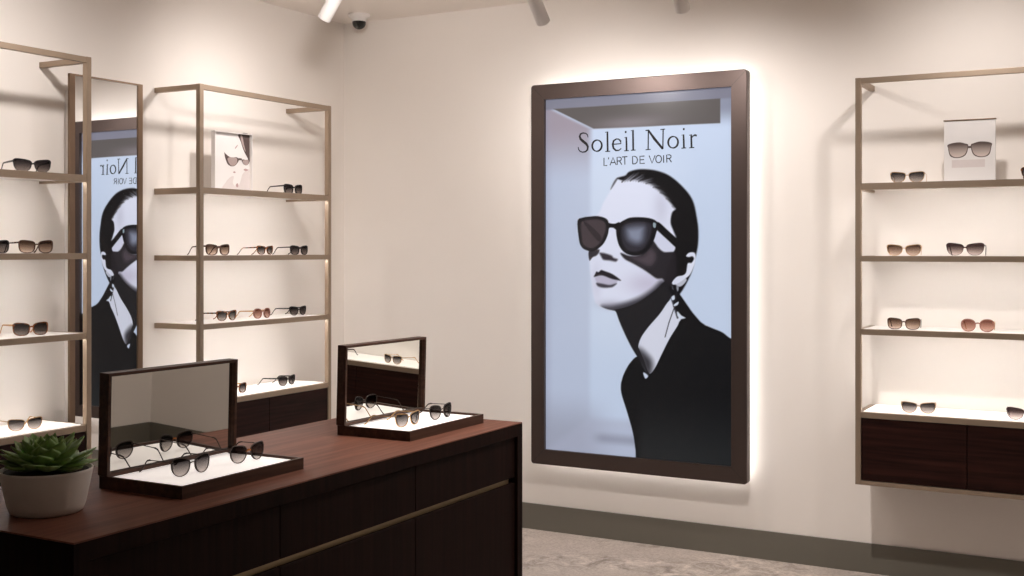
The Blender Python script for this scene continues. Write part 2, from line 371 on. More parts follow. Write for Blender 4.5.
# --- the printed picture: millimetre outlines on the sheet, laid over one another with soft or hard edges
SHAPES = {
'niche_top': [(-455.9,836.5),(427.7,834.7),(427.7,717.9),(-230.2,724.6)],
'niche_floor': [(-585.4,-956.8),(-251.6,-723.2),(621.3,-689.9),(621.3,-1036.9),(-585.4,-1161.9)],
'niche_side': [(-585.4,991.7),(-455.9,836.5),(-246.1,725.4),(-251.6,-723.2),(-585.4,-967.1)],
'face': [(-99.5,474.7),(-128.0,427.2),(-150.7,393.6),(-177.2,353.1),(-195.8,311.7),(-246.1,244.7),(-254.9,110.5),(-252.7,67.6),(-248.9,17.2),(-240.6,-44.5),(-231.3,-107.1),(-218.7,-142.2),(-184.3,-164.3),(-125.3,-178.7),(-67.4,-165.0),(-0.5,-140.9),(64.6,-101.5),(113.9,-62.9),(152.6,-29.5),(208.9,24.0),(279.7,215.4),(229.2,359.5),(126.9,458.3),(22.7,490.6)],
'hair': [(-102.2,472.3),(-88.8,479.3),(-57.2,486.7),(-39.2,503.3),(5.3,513.6),(56.2,512.8),(106.7,504.4),(156.7,486.8),(199.7,459.1),(241.9,421.0),(276.7,380.5),(297.8,337.1),(311.8,270.8),(318.8,217.9),(317.8,153.3),(307.3,96.2),(279.7,0.8),(214.0,-100.6),(178.3,-38.8),(150.0,-34.3),(157.8,14.0),(173.1,62.2),(193.6,110.4),(203.8,168.0),(206.9,178.6),(192.6,212.3),(178.3,252.3),(185.4,298.9),(203.8,316.8),(192.6,329.0),(156.7,369.7),(121.2,403.8),(78.1,437.4),(34.2,453.7),(-16.9,464.4),(-64.7,460.9)],
'hairwisp': [(-96.8,474.6),(-115.6,445.6),(-137.2,419.0),(-126.4,445.9),(-110.2,470.1)],
'streak1': [(-46.1,465.8),(-9.0,484.2),(22.7,485.7),(-14.2,464.8)],
'streak2': [(6.9,459.3),(43.7,475.3),(75.0,469.5),(38.4,456.0)],
'streak3': [(54.1,445.8),(85.4,459.5),(106.2,444.4),(80.2,435.4)],
'neck_dark': [(-125.3,-177.2),(-67.4,-163.5),(-0.5,-138.9),(64.6,-99.6),(113.9,-60.9),(147.5,-32.0),(178.3,-38.8),(188.5,-81.9),(165.5,-135.3),(120.1,-193.3),(66.7,-252.1),(27.9,-304.0),(12.1,-347.0),(20.0,-367.7),(43.7,-400.8),(69.8,-443.3),(69.8,-487.0),(58.8,-485.2),(31.6,-440.3),(4.8,-402.5),(-26.4,-355.9),(-57.8,-299.2),(-89.3,-234.4),(-109.1,-184.7)],
'neck_light': [(170.6,-125.5),(120.1,-193.3),(66.7,-252.1),(27.9,-304.0),(12.1,-347.0),(20.0,-372.6),(41.0,-415.5),(67.2,-477.5),(97.4,-451.2),(135.1,-377.4),(173.1,-305.5),(210.9,-247.5),(226.2,-218.8),(256.0,-206.9),(219.1,-203.6),(198.7,-177.8),(192.1,-144.3)],
'neck_shade': [(12.1,-363.1),(64.6,-395.0),(85.4,-432.9),(75.0,-491.6),(43.7,-464.1)],
'shirt': [(-0.5,-915.7),(-4.7,-857.4),(-18.5,-774.9),(-48.2,-678.1),(-78.1,-591.6),(-82.3,-547.5),(-75.4,-514.2),(-62.0,-480.6),(-34.4,-435.6),(4.8,-401.5),(31.6,-440.3),(56.7,-480.4),(70.3,-482.2),(97.4,-451.2),(135.1,-377.4),(173.1,-305.5),(210.9,-247.5),(226.2,-218.8),(256.0,-206.9),(340.8,-232.5),(395.7,-252.0),(438.4,-268.0),(492.0,-301.3),(621.3,-342.8),(621.3,-1129.5),(329.8,-1114.6),(22.7,-1050.2)],
'ponytail': [(168.0,-38.9),(193.6,-72.2),(218.0,-83.8),(257.6,-135.2),(289.8,-177.8),(328.3,-219.6),(349.7,-240.3),(279.7,-261.5),(229.2,-217.7),(249.5,-205.2),(219.1,-186.8),(201.2,-163.3),(191.0,-125.1),(178.3,-91.7)],
'collar': [(36.8,-476.6),(62.0,-492.3),(47.3,-506.2)],
'lensL': [(-319.2,264.5),(-290.3,282.2),(-246.1,287.6),(-200.1,287.9),(-154.5,270.5),(-146.9,228.8),(-156.6,184.4),(-184.3,142.3),(-232.4,114.0),(-273.7,120.0),(-298.1,137.5),(-310.8,172.6)],
'lensR': [(-108.1,212.7),(-92.0,249.0),(-62.0,268.3),(-19.5,280.5),(67.2,275.4),(111.3,250.7),(100.5,189.7),(80.2,144.3),(54.1,112.7),(5.3,92.7),(-54.0,102.3),(-92.0,142.2)],
'lensLin': [(-300.3,253.3),(-273.7,269.0),(-207.8,273.1),(-169.6,258.8),(-163.1,224.0),(-175.1,184.5),(-199.6,148.3),(-235.2,128.0),(-270.9,134.0),(-290.3,152.5),(-296.9,185.1)],
'lensRin': [(-83.4,212.5),(-70.0,241.9),(-30.1,259.1),(43.7,258.2),(80.2,241.3),(75.0,192.8),(56.7,150.1),(33.2,123.9),(-6.3,110.2),(-46.1,119.0),(-72.7,149.5)],
'lensLarm': [(-284.8,255.1),(-257.1,249.8),(-191.4,189.5),(-207.8,164.7)],
'lensRglow': [(-51.4,218.1),(-30.1,230.2),(33.2,233.0),(38.4,212.5),(30.5,168.7),(1.6,154.2),(-40.7,173.9)],
'bridge': [(-169.6,265.7),(-145.3,254.0),(-115.6,250.2),(-88.8,256.3),(-83.4,228.2),(-102.2,216.1),(-121.0,228.6),(-142.6,229.8),(-158.8,219.0)],
'arm': [(64.6,270.6),(106.2,257.5),(124.3,250.5),(162.9,216.4),(206.9,178.6),(249.5,143.9),(249.5,110.4),(214.0,124.8),(162.9,168.2),(132.0,194.9),(103.6,219.3),(75.0,236.5)],
'hinge': [(89.0,252.8),(102.5,247.8),(99.4,227.5),(88.5,233.5)],
'nostril': [(-197.4,105.1),(-186.0,106.1),(-167.5,103.2),(-133.9,93.3),(-121.0,81.5),(-100.0,74.2),(-108.6,63.3),(-129.1,65.7),(-142.6,68.1),(-176.2,71.9),(-188.7,87.7)],
'undereye': [(-254.9,115.5),(-202.3,123.5),(-199.6,110.1),(-213.2,92.6),(-235.2,83.6),(-252.7,67.6)],
'lipU': [(-227.5,-13.9),(-221.4,0.6),(-214.3,12.6),(-202.3,10.2),(-188.7,20.2),(-167.5,15.0),(-125.3,0.0),(-81.8,-29.5),(-104.8,-27.9),(-133.9,-22.3),(-176.2,-7.9),(-202.3,-8.2)],
'lipM': [(-218.7,-14.3),(-176.2,-6.9),(-133.9,-21.3),(-99.5,-30.3),(-115.6,-47.7),(-153.4,-55.2),(-191.4,-51.8),(-213.2,-39.2)],
'lipL': [(-214.3,-44.1),(-184.3,-47.2),(-142.6,-53.0),(-104.8,-44.6),(-121.0,-59.6),(-138.2,-65.3),(-176.2,-67.4),(-206.1,-60.4)],
'cheek': [(-83.4,105.2),(-62.6,76.3),(-16.9,53.5),(32.6,27.4),(69.8,4.4),(106.2,-18.5),(137.2,-20.0),(157.8,-43.9),(198.7,-43.3),(208.9,62.4),(193.6,110.9),(146.4,110.8),(113.9,133.5),(85.4,171.4),(64.6,133.6),(16.4,95.6),(-33.3,91.6)],
'cheekmid': [(-24.8,80.8),(38.4,93.2),(75.0,124.9),(101.0,100.6),(95.8,61.9),(59.3,42.2)],
'jawshade': [(-186.0,-157.9),(-126.4,-154.0),(-51.4,-135.1),(22.7,-106.7),(85.4,-66.7),(126.9,-29.8),(157.8,-34.2),(126.9,-83.0),(64.6,-122.9),(-9.0,-163.6),(-83.4,-185.0),(-158.8,-182.0)],
'templepatch': [(109.8,209.5),(146.4,186.1),(198.2,148.8),(194.1,114.7),(146.4,114.7),(118.1,137.4),(89.6,171.4)],
'ear': [(257.6,92.3),(273.7,107.1),(300.8,105.2),(304.8,73.8),(293.3,36.6),(273.7,-0.7),(241.9,-23.5),(218.0,-38.7),(194.1,-46.7),(186.4,-35.3),(210.4,-9.1),(241.9,-1.1),(257.6,13.9),(265.6,55.1),(284.8,59.0),(296.8,77.6),(289.3,90.0),(269.7,86.6)],
'earlobe': [(193.6,-29.0),(224.1,-11.8),(249.5,-11.5),(259.6,-25.7),(234.3,-52.4),(211.4,-52.7)],
'drop1': [(183.4,-106.0),(197.7,-98.5),(198.7,-117.7),(185.9,-120.4)],
'drop2': [(195.1,-143.3),(218.0,-128.4),(215.0,-142.8),(198.7,-149.9)],
'drop3': [(214.0,-175.0),(234.3,-196.0),(254.5,-205.0),(229.2,-207.2),(214.0,-196.6)],
'earwire': [(208.9,-52.8),(219.1,-57.4),(216.5,-79.0),(208.9,-67.1)],
}
LETTERS = [
    [(-260.3,682.5,2.0),(-263.3,696.3,3.4),(-272.4,703.6,3.4),(-287.5,706.3,4.8),(-301.2,702.2,6.2),(-306.5,690.1,7.5),(-301.2,676.2,9.6),(-286.0,663.2,10.3),(-269.4,650.8,9.6),(-261.1,636.1,8.2),(-263.3,621.2,6.8),(-273.9,612.1,5.5),(-290.6,610.0,4.1),(-305.0,615.4,3.4),(-312.6,625.3,3.4),(-314.8,637.0,2.1)],
    [(-184.7,639.3,7.3),(-185.6,646.5,6.9),(-188.2,653.3,6.3),(-192.3,659.0,5.5),(-197.7,663.5,4.5),(-204.0,666.3,3.4),(-210.8,667.3,4.4),(-217.6,666.4,5.4),(-223.9,663.6,6.3),(-229.3,659.2,6.9),(-233.5,653.4,7.3),(-236.1,646.7,7.5),(-237.0,639.5,7.4),(-236.1,632.2,7.0),(-233.5,625.5,6.3),(-229.3,619.7,5.5),(-223.9,615.3,4.5),(-217.6,612.5,3.4),(-210.8,611.5,4.4),(-204.0,612.5,5.4),(-197.7,615.3,6.2),(-192.3,619.7,6.9),(-188.2,625.4,7.3),(-185.6,632.1,7.5),(-184.7,639.3,7.3)],
    [(-166.1,703.2,2.7),(-154.3,706.0,6.8),(-153.5,657.2,6.8),(-152.8,609.8,6.8)],
    [(-166.1,608.3,2.7),(-139.5,608.6,2.7)],
    [(-126.9,642.5,3.4),(-103.4,642.8,3.4),(-81.4,643.9,3.4),(-83.6,657.4,6.1),(-93.9,666.7,4.0),(-105.6,667.9,4.0),(-120.3,659.8,6.7),(-125.5,642.5,7.4),(-121.8,623.4,7.4),(-108.5,611.4,6.1),(-92.4,611.4,4.0),(-79.2,620.3,2.7)],
    [(-61.7,671.9,2.7),(-53.0,674.2,6.0),(-51.5,639.2,6.7),(-51.5,608.4,6.7)],
    [(-63.2,607.5,2.7),(-39.9,607.9,2.7)],
    [(-60.2,700.0,7.4),(-51.5,699.6,7.4)],
    [(-28.3,703.8,2.7),(-17.4,707.3,6.7),(-16.7,657.7,6.7),(-16.0,609.6,6.7)],
    [(-28.3,608.7,2.7),(-3.7,609.1,2.7)],
    [(48.8,702.0,2.7),(63.8,702.6,6.0),(95.1,659.3,9.9),(138.9,608.4,7.9)],
    [(63.8,700.6,4.0),(63.1,654.1,4.0),(62.4,609.0,4.0)],
    [(49.5,608.2,2.7),(75.2,609.1,2.7)],
    [(138.9,608.4,4.0),(139.6,657.2,4.0),(140.4,702.7,4.0)],
    [(126.2,702.8,2.6),(150.2,703.6,2.6)],
    [(216.6,638.4,7.1),(215.8,645.5,6.7),(213.3,652.1,6.1),(209.3,657.9,5.3),(204.1,662.3,4.3),(198.0,665.0,3.3),(191.5,666.0,4.3),(185.0,665.1,5.2),(179.0,662.4,6.0),(173.7,658.0,6.7),(169.7,652.3,7.1),(167.2,645.6,7.2),(166.4,638.5,7.1),(167.2,631.3,6.7),(169.7,624.6,6.1),(173.7,618.9,5.3),(179.0,614.5,4.4),(185.0,611.8,3.3),(191.5,610.8,4.3),(198.0,611.8,5.2),(204.1,614.5,6.0),(209.3,618.9,6.7),(213.3,624.6,7.1),(215.8,631.2,7.2),(216.6,638.4,7.1)],
    [(235.4,669.8,2.6),(244.4,672.7,5.9),(245.7,639.3,6.5),(246.4,609.1,6.5)],
    [(234.0,607.7,2.6),(257.5,608.7,2.6)],
    [(241.6,699.0,7.2),(249.9,698.6,7.2)],
    [(273.3,668.0,2.6),(283.0,670.8,5.9),(284.3,637.5,6.5),(285.0,609.5,6.5)],
    [(273.3,608.0,2.6),(298.7,608.9,2.6)],
    [(284.3,653.8,2.6),(291.9,663.2,3.9),(301.5,668.0,5.9),(311.1,664.3,7.2)],
    [(-172.8,577.4,2.8),(-172.8,538.1,2.8),(-155.7,538.9,2.8)],
    [(-147.6,578.5,2.8),(-148.3,569.1,2.8)],
    [(-140.2,539.0,2.8),(-124.0,577.6,2.8),(-107.1,539.9,2.8)],
    [(-134.3,551.6,2.8),(-112.9,552.2,2.8)],
    [(-101.2,539.7,2.8),(-101.9,577.4,2.8),(-86.5,577.5,2.8),(-79.2,571.8,2.8),(-80.0,563.8,2.8),(-86.5,559.3,2.8),(-101.2,558.5,2.8)],
    [(-88.0,558.7,2.8),(-77.0,540.2,2.8)],
    [(-75.6,577.8,2.8),(-47.1,578.7,2.8)],
    [(-61.0,577.9,2.8),(-60.2,540.2,2.8)],
    [(-18.9,541.4,2.8),(-19.6,578.9,2.8),(-6.6,578.4,2.8),(2.8,572.7,2.8),(6.4,560.6,2.8),(3.5,548.0,2.8),(-5.8,541.7,2.8),(-18.9,541.4,2.8)],
    [(43.1,577.8,2.8),(19.4,577.4,2.8),(20.1,542.1,2.8),(44.5,542.5,2.8)],
    [(20.1,560.1,2.8),(40.9,560.6,2.8)],
    [(67.4,578.9,2.8),(83.0,541.8,2.8),(98.7,579.0,2.8)],
    [(131.9,560.5,2.8),(130.8,567.3,2.8),(127.6,573.1,2.8),(122.7,576.9,2.8),(117.1,578.3,2.8),(111.4,576.9,2.8),(106.6,573.0,2.8),(103.3,567.2,2.8),(102.2,560.3,2.8),(103.3,553.5,2.8),(106.6,547.7,2.8),(111.4,543.9,2.8),(117.1,542.5,2.8),(122.7,543.9,2.8),(127.6,547.8,2.8),(130.8,553.6,2.8),(131.9,560.5,2.8)],
    [(142.5,577.9,2.8),(143.2,541.6,2.8)],
    [(159.3,542.3,2.8),(158.6,578.6,2.8),(174.1,578.7,2.8),(181.1,573.8,2.8),(180.4,565.9,2.8),(174.1,561.5,2.8),(159.3,560.8,2.8)],
    [(171.3,560.3,2.8),(183.2,542.8,2.8)],
]

def smooth_closed(pts, k=5):
    p = np.array(pts, float); n = len(p); out = []
    for i in range(n):
        p0, p1, p2, p3 = p[i - 1], p[i], p[(i + 1) % n], p[(i + 2) % n]
        for t in np.linspace(0, 1, k, endpoint=False):
            out.append(0.5 * (2 * p1 + (p2 - p0) * t + (2 * p0 - 5 * p1 + 4 * p2 - p3) * t * t + (3 * p1 - p0 - 3 * p2 + p3) * t ** 3))
    return np.array(out)

def signed_distance(P, poly):
    """Negative inside; P (n,2), poly (m,2)."""
    inside = np.zeros(len(P), bool); d2 = np.full(len(P), 1e12)
    m = len(poly)
    for i in range(m):
        a, b = poly[i], poly[(i + 1) % m]
        e = b - a; L2 = max(e @ e, 1e-9)
        w = P - a
        t = np.clip((w @ e) / L2, 0, 1)
        q = w - t[:, None] * e
        d2 = np.minimum(d2, (q * q).sum(1))
        c = (a[1] <= P[:, 1]) != (b[1] <= P[:, 1])
        if c.any():
            xi = a[0] + (P[:, 1] - a[1]) / (e[1] if abs(e[1]) > 1e-12 else 1e-12) * e[0]
            inside ^= c & (P[:, 0] < xi)
    d = np.sqrt(d2)
    return np.where(inside, -d, d)

U0, U1, V0, V1, STEP = -506.0, 506.0, -894.0, 894.0, 3.2
nu, nv = int((U1 - U0) / STEP) + 1, int((V1 - V0) / STEP) + 1
uu, vv = np.meshgrid(np.linspace(U0, U1, nu), np.linspace(V0, V1, nv))
PTS = np.stack([uu.ravel(), vv.ravel()], 1)
C8 = lambda r, g, b: np.array([r, g, b], float)
img = np.tile(C8(184, 198, 221), (len(PTS), 1))
# paler in the middle of the sheet, cooler and greyer towards the border
def mixin(w, col):
    global img
    img = img * (1 - w[:, None]) + np.asarray(col, float) * w[:, None]
ss = lambda x: (lambda t: t * t * (3 - 2 * t))(np.clip(x, 0, 1))
mixin(0.45 * ss((-np.abs(PTS[:, 0] + 60) + 420) / 330) * ss((700 - np.abs(PTS[:, 1] - 150)) / 420), C8(206, 215, 231))

def paint(key, col, soft=2.0, alpha=1.0, smooth=True, inside=()):
    poly = smooth_closed(SHAPES[key]) if smooth else np.array(SHAPES[key], float)
    lo, hi = poly.min(0) - soft * 1.5, poly.max(0) + soft * 1.5
    sel = np.where((PTS[:, 0] > lo[0]) & (PTS[:, 0] < hi[0]) & (PTS[:, 1] > lo[1]) & (PTS[:, 1] < hi[1]))[0]
    d = signed_distance(PTS[sel], poly)
    w = alpha * ss(0.5 - d / (2 * soft))
    if inside:       # keep the tone within the outlines it belongs to
        dm = np.min([signed_distance(PTS[sel], smooth_closed(SHAPES[k])) for k in inside], axis=0)
        w = w * ss(0.5 - dm / 5.0)
    img[sel] = img[sel] * (1 - w[:, None]) + np.asarray(col, float) * w[:, None]

# the pictured niche behind the woman
paint("niche_side", C8(166, 174, 196), 22, 0.55, False)
mixin(0.9 * ss((PTS[:, 1] - 440) / 330) * ss((-225 - PTS[:, 0] - np.maximum(0, PTS[:, 1] - 725) * 2.0) / 50), C8(146, 136, 147))
mixin(0.22 * ss((-505 - PTS[:, 0] + 60) / 50), C8(140, 140, 165))
mixin(0.75 * ss((-560 - PTS[:, 1]) / 260) * ss((-150 - PTS[:, 0]) / 260 + 0.35), C8(146, 150, 168))
paint("niche_floor", C8(160, 165, 186), 26, 0.55, False)
mixin(0.5 * ss(1 - np.abs(PTS[:, 1] + 815) / 42) * ss((PTS[:, 0] + 260) / 90), C8(120, 122, 140))
mixin(0.85 * ss((PTS[:, 1] - 690) / 110) * ss((PTS[:, 0] - 330) / 90), C8(120, 124, 142))
mixin(0.92 * ss((PTS[:, 1] - 826) / 14), C8(116, 116, 131))
paint("niche_top", C8(88, 83, 82), 3.0, 0.97, False)
mixin(0.62 * np.exp(-((PTS[:, 0] + 30) / 190) ** 2 - ((PTS[:, 1] - 742) / 34) ** 2) * (PTS[:, 1] > 718), C8(140, 132, 140))
# the woman
SKIN = C8(209, 213, 231); INK = C8(24, 23, 25)
paint("face", SKIN, 9, 0.92)
mixin(0.42 * np.exp(-((PTS[:, 0] - 60) / 110) ** 2 - ((PTS[:, 1] + 45) / 55) ** 2), C8(158, 146, 170))
mixin(0.30 * np.exp(-((PTS[:, 0] + 215) / 30) ** 2 - ((PTS[:, 1] + 40) / 90) ** 2), C8(170, 166, 188))
mixin(0.38 * np.exp(-((PTS[:, 0] + 130) / 70) ** 2 - ((PTS[:, 1] + 150) / 22) ** 2), C8(120, 114, 130))
mixin(0.30 * np.exp(-((PTS[:, 0] - 130) / 40) ** 2 - ((PTS[:, 1] - 330) / 90) ** 2), C8(150, 148, 168))
paint("shirt", C8(23, 23, 25), 2.5)
mixin(0.75 * ss((-520 - PTS[:, 1]) / 420) * (PTS[:, 0] > -15) * (PTS[:, 1] < -300) * ss((PTS[:, 0] + 15) / 60), C8(38, 41, 43))  # grey floor reflection painted into the lower shirt
paint("jawshade", C8(52, 49, 56), 18, 0.9, inside=("face", "neck_dark"))
paint("neck_dark", C8(33, 32, 35), 3)
paint("neck_light", C8(200, 204, 220), 2.5)
paint("neck_shade", C8(40, 38, 42), 26, 0.9, inside=("neck_light", "neck_dark"))
paint("ponytail", INK, 3)
paint("hair", INK, 5.5)
paint("hairwisp", C8(60, 56, 60), 5, 0.8)
# combed-back strands: pale lines that leave the hairline and follow the sweep of the hair
HL = np.array([(-70, 460, 40), (-17, 464, 30), (34, 454, 14), (78, 437, -4), (121, 404, -18), (157, 370, -30), (192, 325, -44)], float)
for i in range(22):
    t = i / 21 * (len(HL) - 1)
    j = min(int(t), len(HL) - 2); x0, z0, ang = HL[j] + (HL[j + 1] - HL[j]) * (t - j)
    ang = math.radians(ang); L = (62 + 22 * ((i * 7) % 5) / 4) * (1 - 0.45 * i / 21)
    a = np.array([x0, z0]) - 8 * np.array([math.cos(ang), math.sin(ang)]); dv = np.array([math.cos(ang), math.sin(ang)])
    w_ = PTS - a; tt = np.clip(w_ @ dv, 0, L); dist = np.sqrt(((w_ - tt[:, None] * dv) ** 2).sum(1))
    mixin((0.85 - 0.022 * i) * ss(1.15 - dist / 6.0) * np.maximum(0, 1 - (tt / L) ** 1.5), C8(158, 160, 174) if i % 3 else C8(70, 68, 74))
paint("cheek", C8(36, 33, 37), 6, 0.97)
paint("cheekmid", C8(84, 74, 82), 22, 0.75)
paint("templepatch", C8(196, 200, 220), 4)
paint("ear", C8(206, 211, 228), 3)
paint("earlobe", C8(200, 205, 222), 4, 0.85)
paint("collar", C8(190, 200, 220), 2.5)
paint("undereye", C8(52, 48, 54), 4)
paint("nostril", C8(48, 43, 50), 7, 0.97)
paint("lipM", C8(176, 173, 193), 5)
paint("lipU", C8(36, 33, 38), 4)
paint("lipL", C8(56, 52, 60), 6, 0.95)
for pts_, w_ in (([(178, -95), (196, -150), (214, -205)], 3.0), ([(212, -60), (206, -110), (196, -160), (170, -230), (150, -300)], 1.6)):
    for a, b in zip(pts_, pts_[1:]):
        a, b = np.array(a, float), np.array(b, float); e_ = b - a
        q = PTS - a; tt = np.clip((q @ e_) / (e_ @ e_), 0, 1); dist = np.sqrt(((q - tt[:, None] * e_) ** 2).sum(1))
        mixin(0.85 * ss(1.3 - dist / (w_ * 2)), C8(40, 38, 44))
for k in ("drop1", "drop2", "drop3"): paint(k, C8(196, 205, 220), 2.5)
paint("earwire", C8(150, 156, 170), 2, 0.8)
paint("arm", INK, 2.5)
paint("bridge", INK, 2.5)
paint("lensL", C8(30, 28, 31), 2.5); paint("lensR", C8(27, 26, 29), 2.5)
paint("lensLin", C8(70, 61, 65), 8, 0.95); paint("lensLarm", C8(48, 42, 46), 4, 0.9)
paint("lensRin", C8(50, 48, 56), 8, 0.9); paint("lensRglow", C8(138, 146, 168), 30, 0.85)
paint("hinge", C8(150, 168, 178), 2.5, 0.9)
img /= 255.0
lin = np.where(img <= 0.04045, img / 12.92, ((np.maximum(img, 0) + 0.055) / 1.055) ** 2.4)
AY = 0.0195
verts = np.stack([PTS[:, 0] / 1000, np.full(len(PTS), AY), PTS[:, 1] / 1000], 1)
idx = np.arange(nu * nv).reshape(nv, nu)
quads = np.stack([idx[:-1, :-1], idx[:-1, 1:], idx[1:, 1:], idx[1:, :-1]], -1).reshape(-1, 4)
me = bpy.data.meshes.new("poster_print")
me.vertices.add(len(verts)); me.vertices.foreach_set("co", verts.astype(np.float32).ravel())
me.loops.add(quads.size); me.loops.foreach_set("vertex_index", quads.astype(np.int32).ravel())
me.polygons.add(len(quads)); me.polygons.foreach_set("loop_start", np.arange(0, quads.size, 4, dtype=np.int32))
me.update(calc_edges=True); me.validate()
ca = me.color_attributes.new("print", "FLOAT_COLOR", "POINT")
ca.data.foreach_set("color", np.concatenate([lin, np.ones((len(lin), 1))], 1).astype(np.float32).ravel())
m, nt, p = new_mat("backlit_print")
at = nt.nodes.new("ShaderNodeAttribute"); at.attribute_name = "print"
nt.links.new(at.outputs["Color"], p.inputs["Emission Color"])
p.inputs["Emission Strength"].default_value = 0.88
bc = nt.nodes.new("ShaderNodeMix"); bc.data_type = "RGBA"; bc.blend_type = "MULTIPLY"; bc.inputs[0].default_value = 1
bc.inputs[7].default_value = (0.25, 0.25, 0.25, 1)
nt.links.new(at.outputs["Color"], bc.inputs[6]); nt.links.new(bc.outputs[2], p.inputs["Base Color"])
p.inputs["Roughness"].default_value = 0.22; p.inputs["Specular IOR Level"].default_value = 0.35
me.materials.append(m)
pr = bpy.data.objects.new("poster_print", me); COL.objects.link(pr); pr.parent = lb

def add_stroke(bm, pts, y0, y1):
    """One brush stroke of a letter: a flat ribbon with its own width at each point."""
    P = [Vector((x / 1000, 0, z / 1000)) for x, z, w in pts]; n = len(P)
    rows = []
    closed = n > 8 and (P[0] - P[-1]).length < 1e-4
    for i in range(n):
        if closed and i in (0, n - 1): t = P[1] - P[-2]
        else: t = P[min(i + 1, n - 1)] - P[max(i - 1, 0)]
        t.normalize(); nrm = Vector((-t.z, 0, t.x)) * ((pts[i][2] * 1.18 + 1.3) / 2000)
        rows.append((P[i] + nrm, P[i] - nrm))
    v = [[bm.verts.new(q + Vector((0, y, 0))) for q in r for y in (y0, y1)] for r in rows]
    for a, b in zip(v, v[1:]):
        bm.faces.new((a[0], b[0], b[2], a[2])); bm.faces.new((a[1], a[3], b[3], b[1]))
        bm.faces.new((a[0], a[1], b[1], b[0])); bm.faces.new((a[2], b[2], b[3], a[3]))
    bm.faces.new((v[0][0], v[0][2], v[0][3], v[0][1])); bm.faces.new((v[-1][0], v[-1][1], v[-1][3], v[-1][2]))
bm = bmesh.new()
for s in LETTERS: add_stroke(bm, s, AY - 0.0012, AY - 0.0003)
M["ink"] = simple("charcoal_print_ink", (0.016, 0.015, 0.017, 1), 0.6, spec=0.2, noise=0.02)
link("poster_lettering", bm, M["ink"], pr)

# ------------------------------------------------------------------ sunglasses
def acetate(name, a, b, rough=0.25, scale=70):
    m, nt, p = new_mat(name)
    tc = nt.nodes.new("ShaderNodeTexCoord"); nz = nt.nodes.new("ShaderNodeTexNoise")
    nz.inputs["Scale"].default_value = scale; nz.inputs["Detail"].default_value = 3
    rp = nt.nodes.new("ShaderNodeValToRGB")
    rp.color_ramp.elements[0].position = 0.42; rp.color_ramp.elements[0].color = a
    rp.color_ramp.elements[1].position = 0.58; rp.color_ramp.elements[1].color = b
    nt.links.new(tc.outputs["Object"], nz.inputs["Vector"]); nt.links.new(nz.outputs["Fac"], rp.inputs["Fac"])
    nt.links.new(rp.outputs["Color"], p.inputs["Base Color"]); p.inputs["Roughness"].default_value = rough
    return m
A_BLACK = acetate("black_acetate", (0.010, 0.009, 0.010, 1), (0.020, 0.017, 0.017, 1))
A_BROWN = acetate("brown_acetate", (0.045, 0.022, 0.014, 1), (0.085, 0.040, 0.026, 1))
A_TORT = acetate("tortoiseshell_acetate", (0.030, 0.012, 0.006, 1), (0.30, 0.095, 0.022, 1))
A_ROSE = acetate("rose_acetate", (0.30, 0.13, 0.10, 1), (0.36, 0.17, 0.13, 1))
A_PLUM = acetate("plum_acetate", (0.030, 0.014, 0.016, 1), (0.060, 0.028, 0.030, 1))
A_AMBER = acetate("amber_acetate", (0.22, 0.055, 0.012, 1), (0.45, 0.16, 0.04, 1))
G_GOLD = simple("gold_wire", (0.62, 0.38, 0.17, 1), 0.3, metal=0.9, noise=0.03)
G_DARK = simple("gunmetal_wire", (0.07, 0.055, 0.05, 1), 0.35, metal=0.8, noise=0.03)
def tint(r, g, b): return srgb(r, g, b)
L_GREY = lens_mat("grey_gradient_lens", tint(62, 58, 59), tint(190, 182, 177))
L_DARK = lens_mat("smoke_lens", tint(48, 44, 46), tint(150, 140, 136))
L_BROWN = lens_mat("brown_gradient_lens", tint(88, 68, 57), tint(212, 192, 178))
L_ROSE = lens_mat("rose_gradient_lens", tint(128, 84, 74), tint(222, 184, 170))
L_PLUM = lens_mat("plum_gradient_lens", tint(66, 51, 52), tint(226, 212, 208))

def lens_outline(shape, n=36):
    """Points (x outward, z) of one lens about its own centre; outward is towards the temple."""
    a, b, e, cat, drop, taper = {
        "square": (0.0285, 0.0220, 3.2, 0.0030, 0.0, 0.10),
        "cat":    (0.0295, 0.0215, 2.5, 0.0036, 0.0, 0.18),
        "round":  (0.0265, 0.0235, 2.15, 0.0010, 0.0, 0.06),
        "panto":  (0.0280, 0.0238, 2.45, 0.0030, 0.0, 0.16),
        "brow":   (0.0290, 0.0210, 2.8, 0.0030, 0.0, 0.18),
    }[shape]
    out = []
    for i in range(n):
        t = 2 * PI * i / n
        c, s = math.cos(t), math.sin(t)
        e = {"square": (3.8, 2.8), "cat": (3.9, 2.15), "round": (2.3, 2.1), "panto": (3.0, 2.15), "brow": (4.2, 2.2)}[shape][0 if s > 0 else 1]   # flat brow, round cheek
        x = a * math.copysign(abs(c) ** (2 / e), c)
        z = b * math.copysign(abs(s) ** (2 / e), s)
        x *= 1 + taper * (z / b) * 0.8                       # narrower towards the cheek
        z += cat * (x / a) * (0.5 + 0.5 * z / b)             # lifted outer corner
        out.append((x, z))
    return out

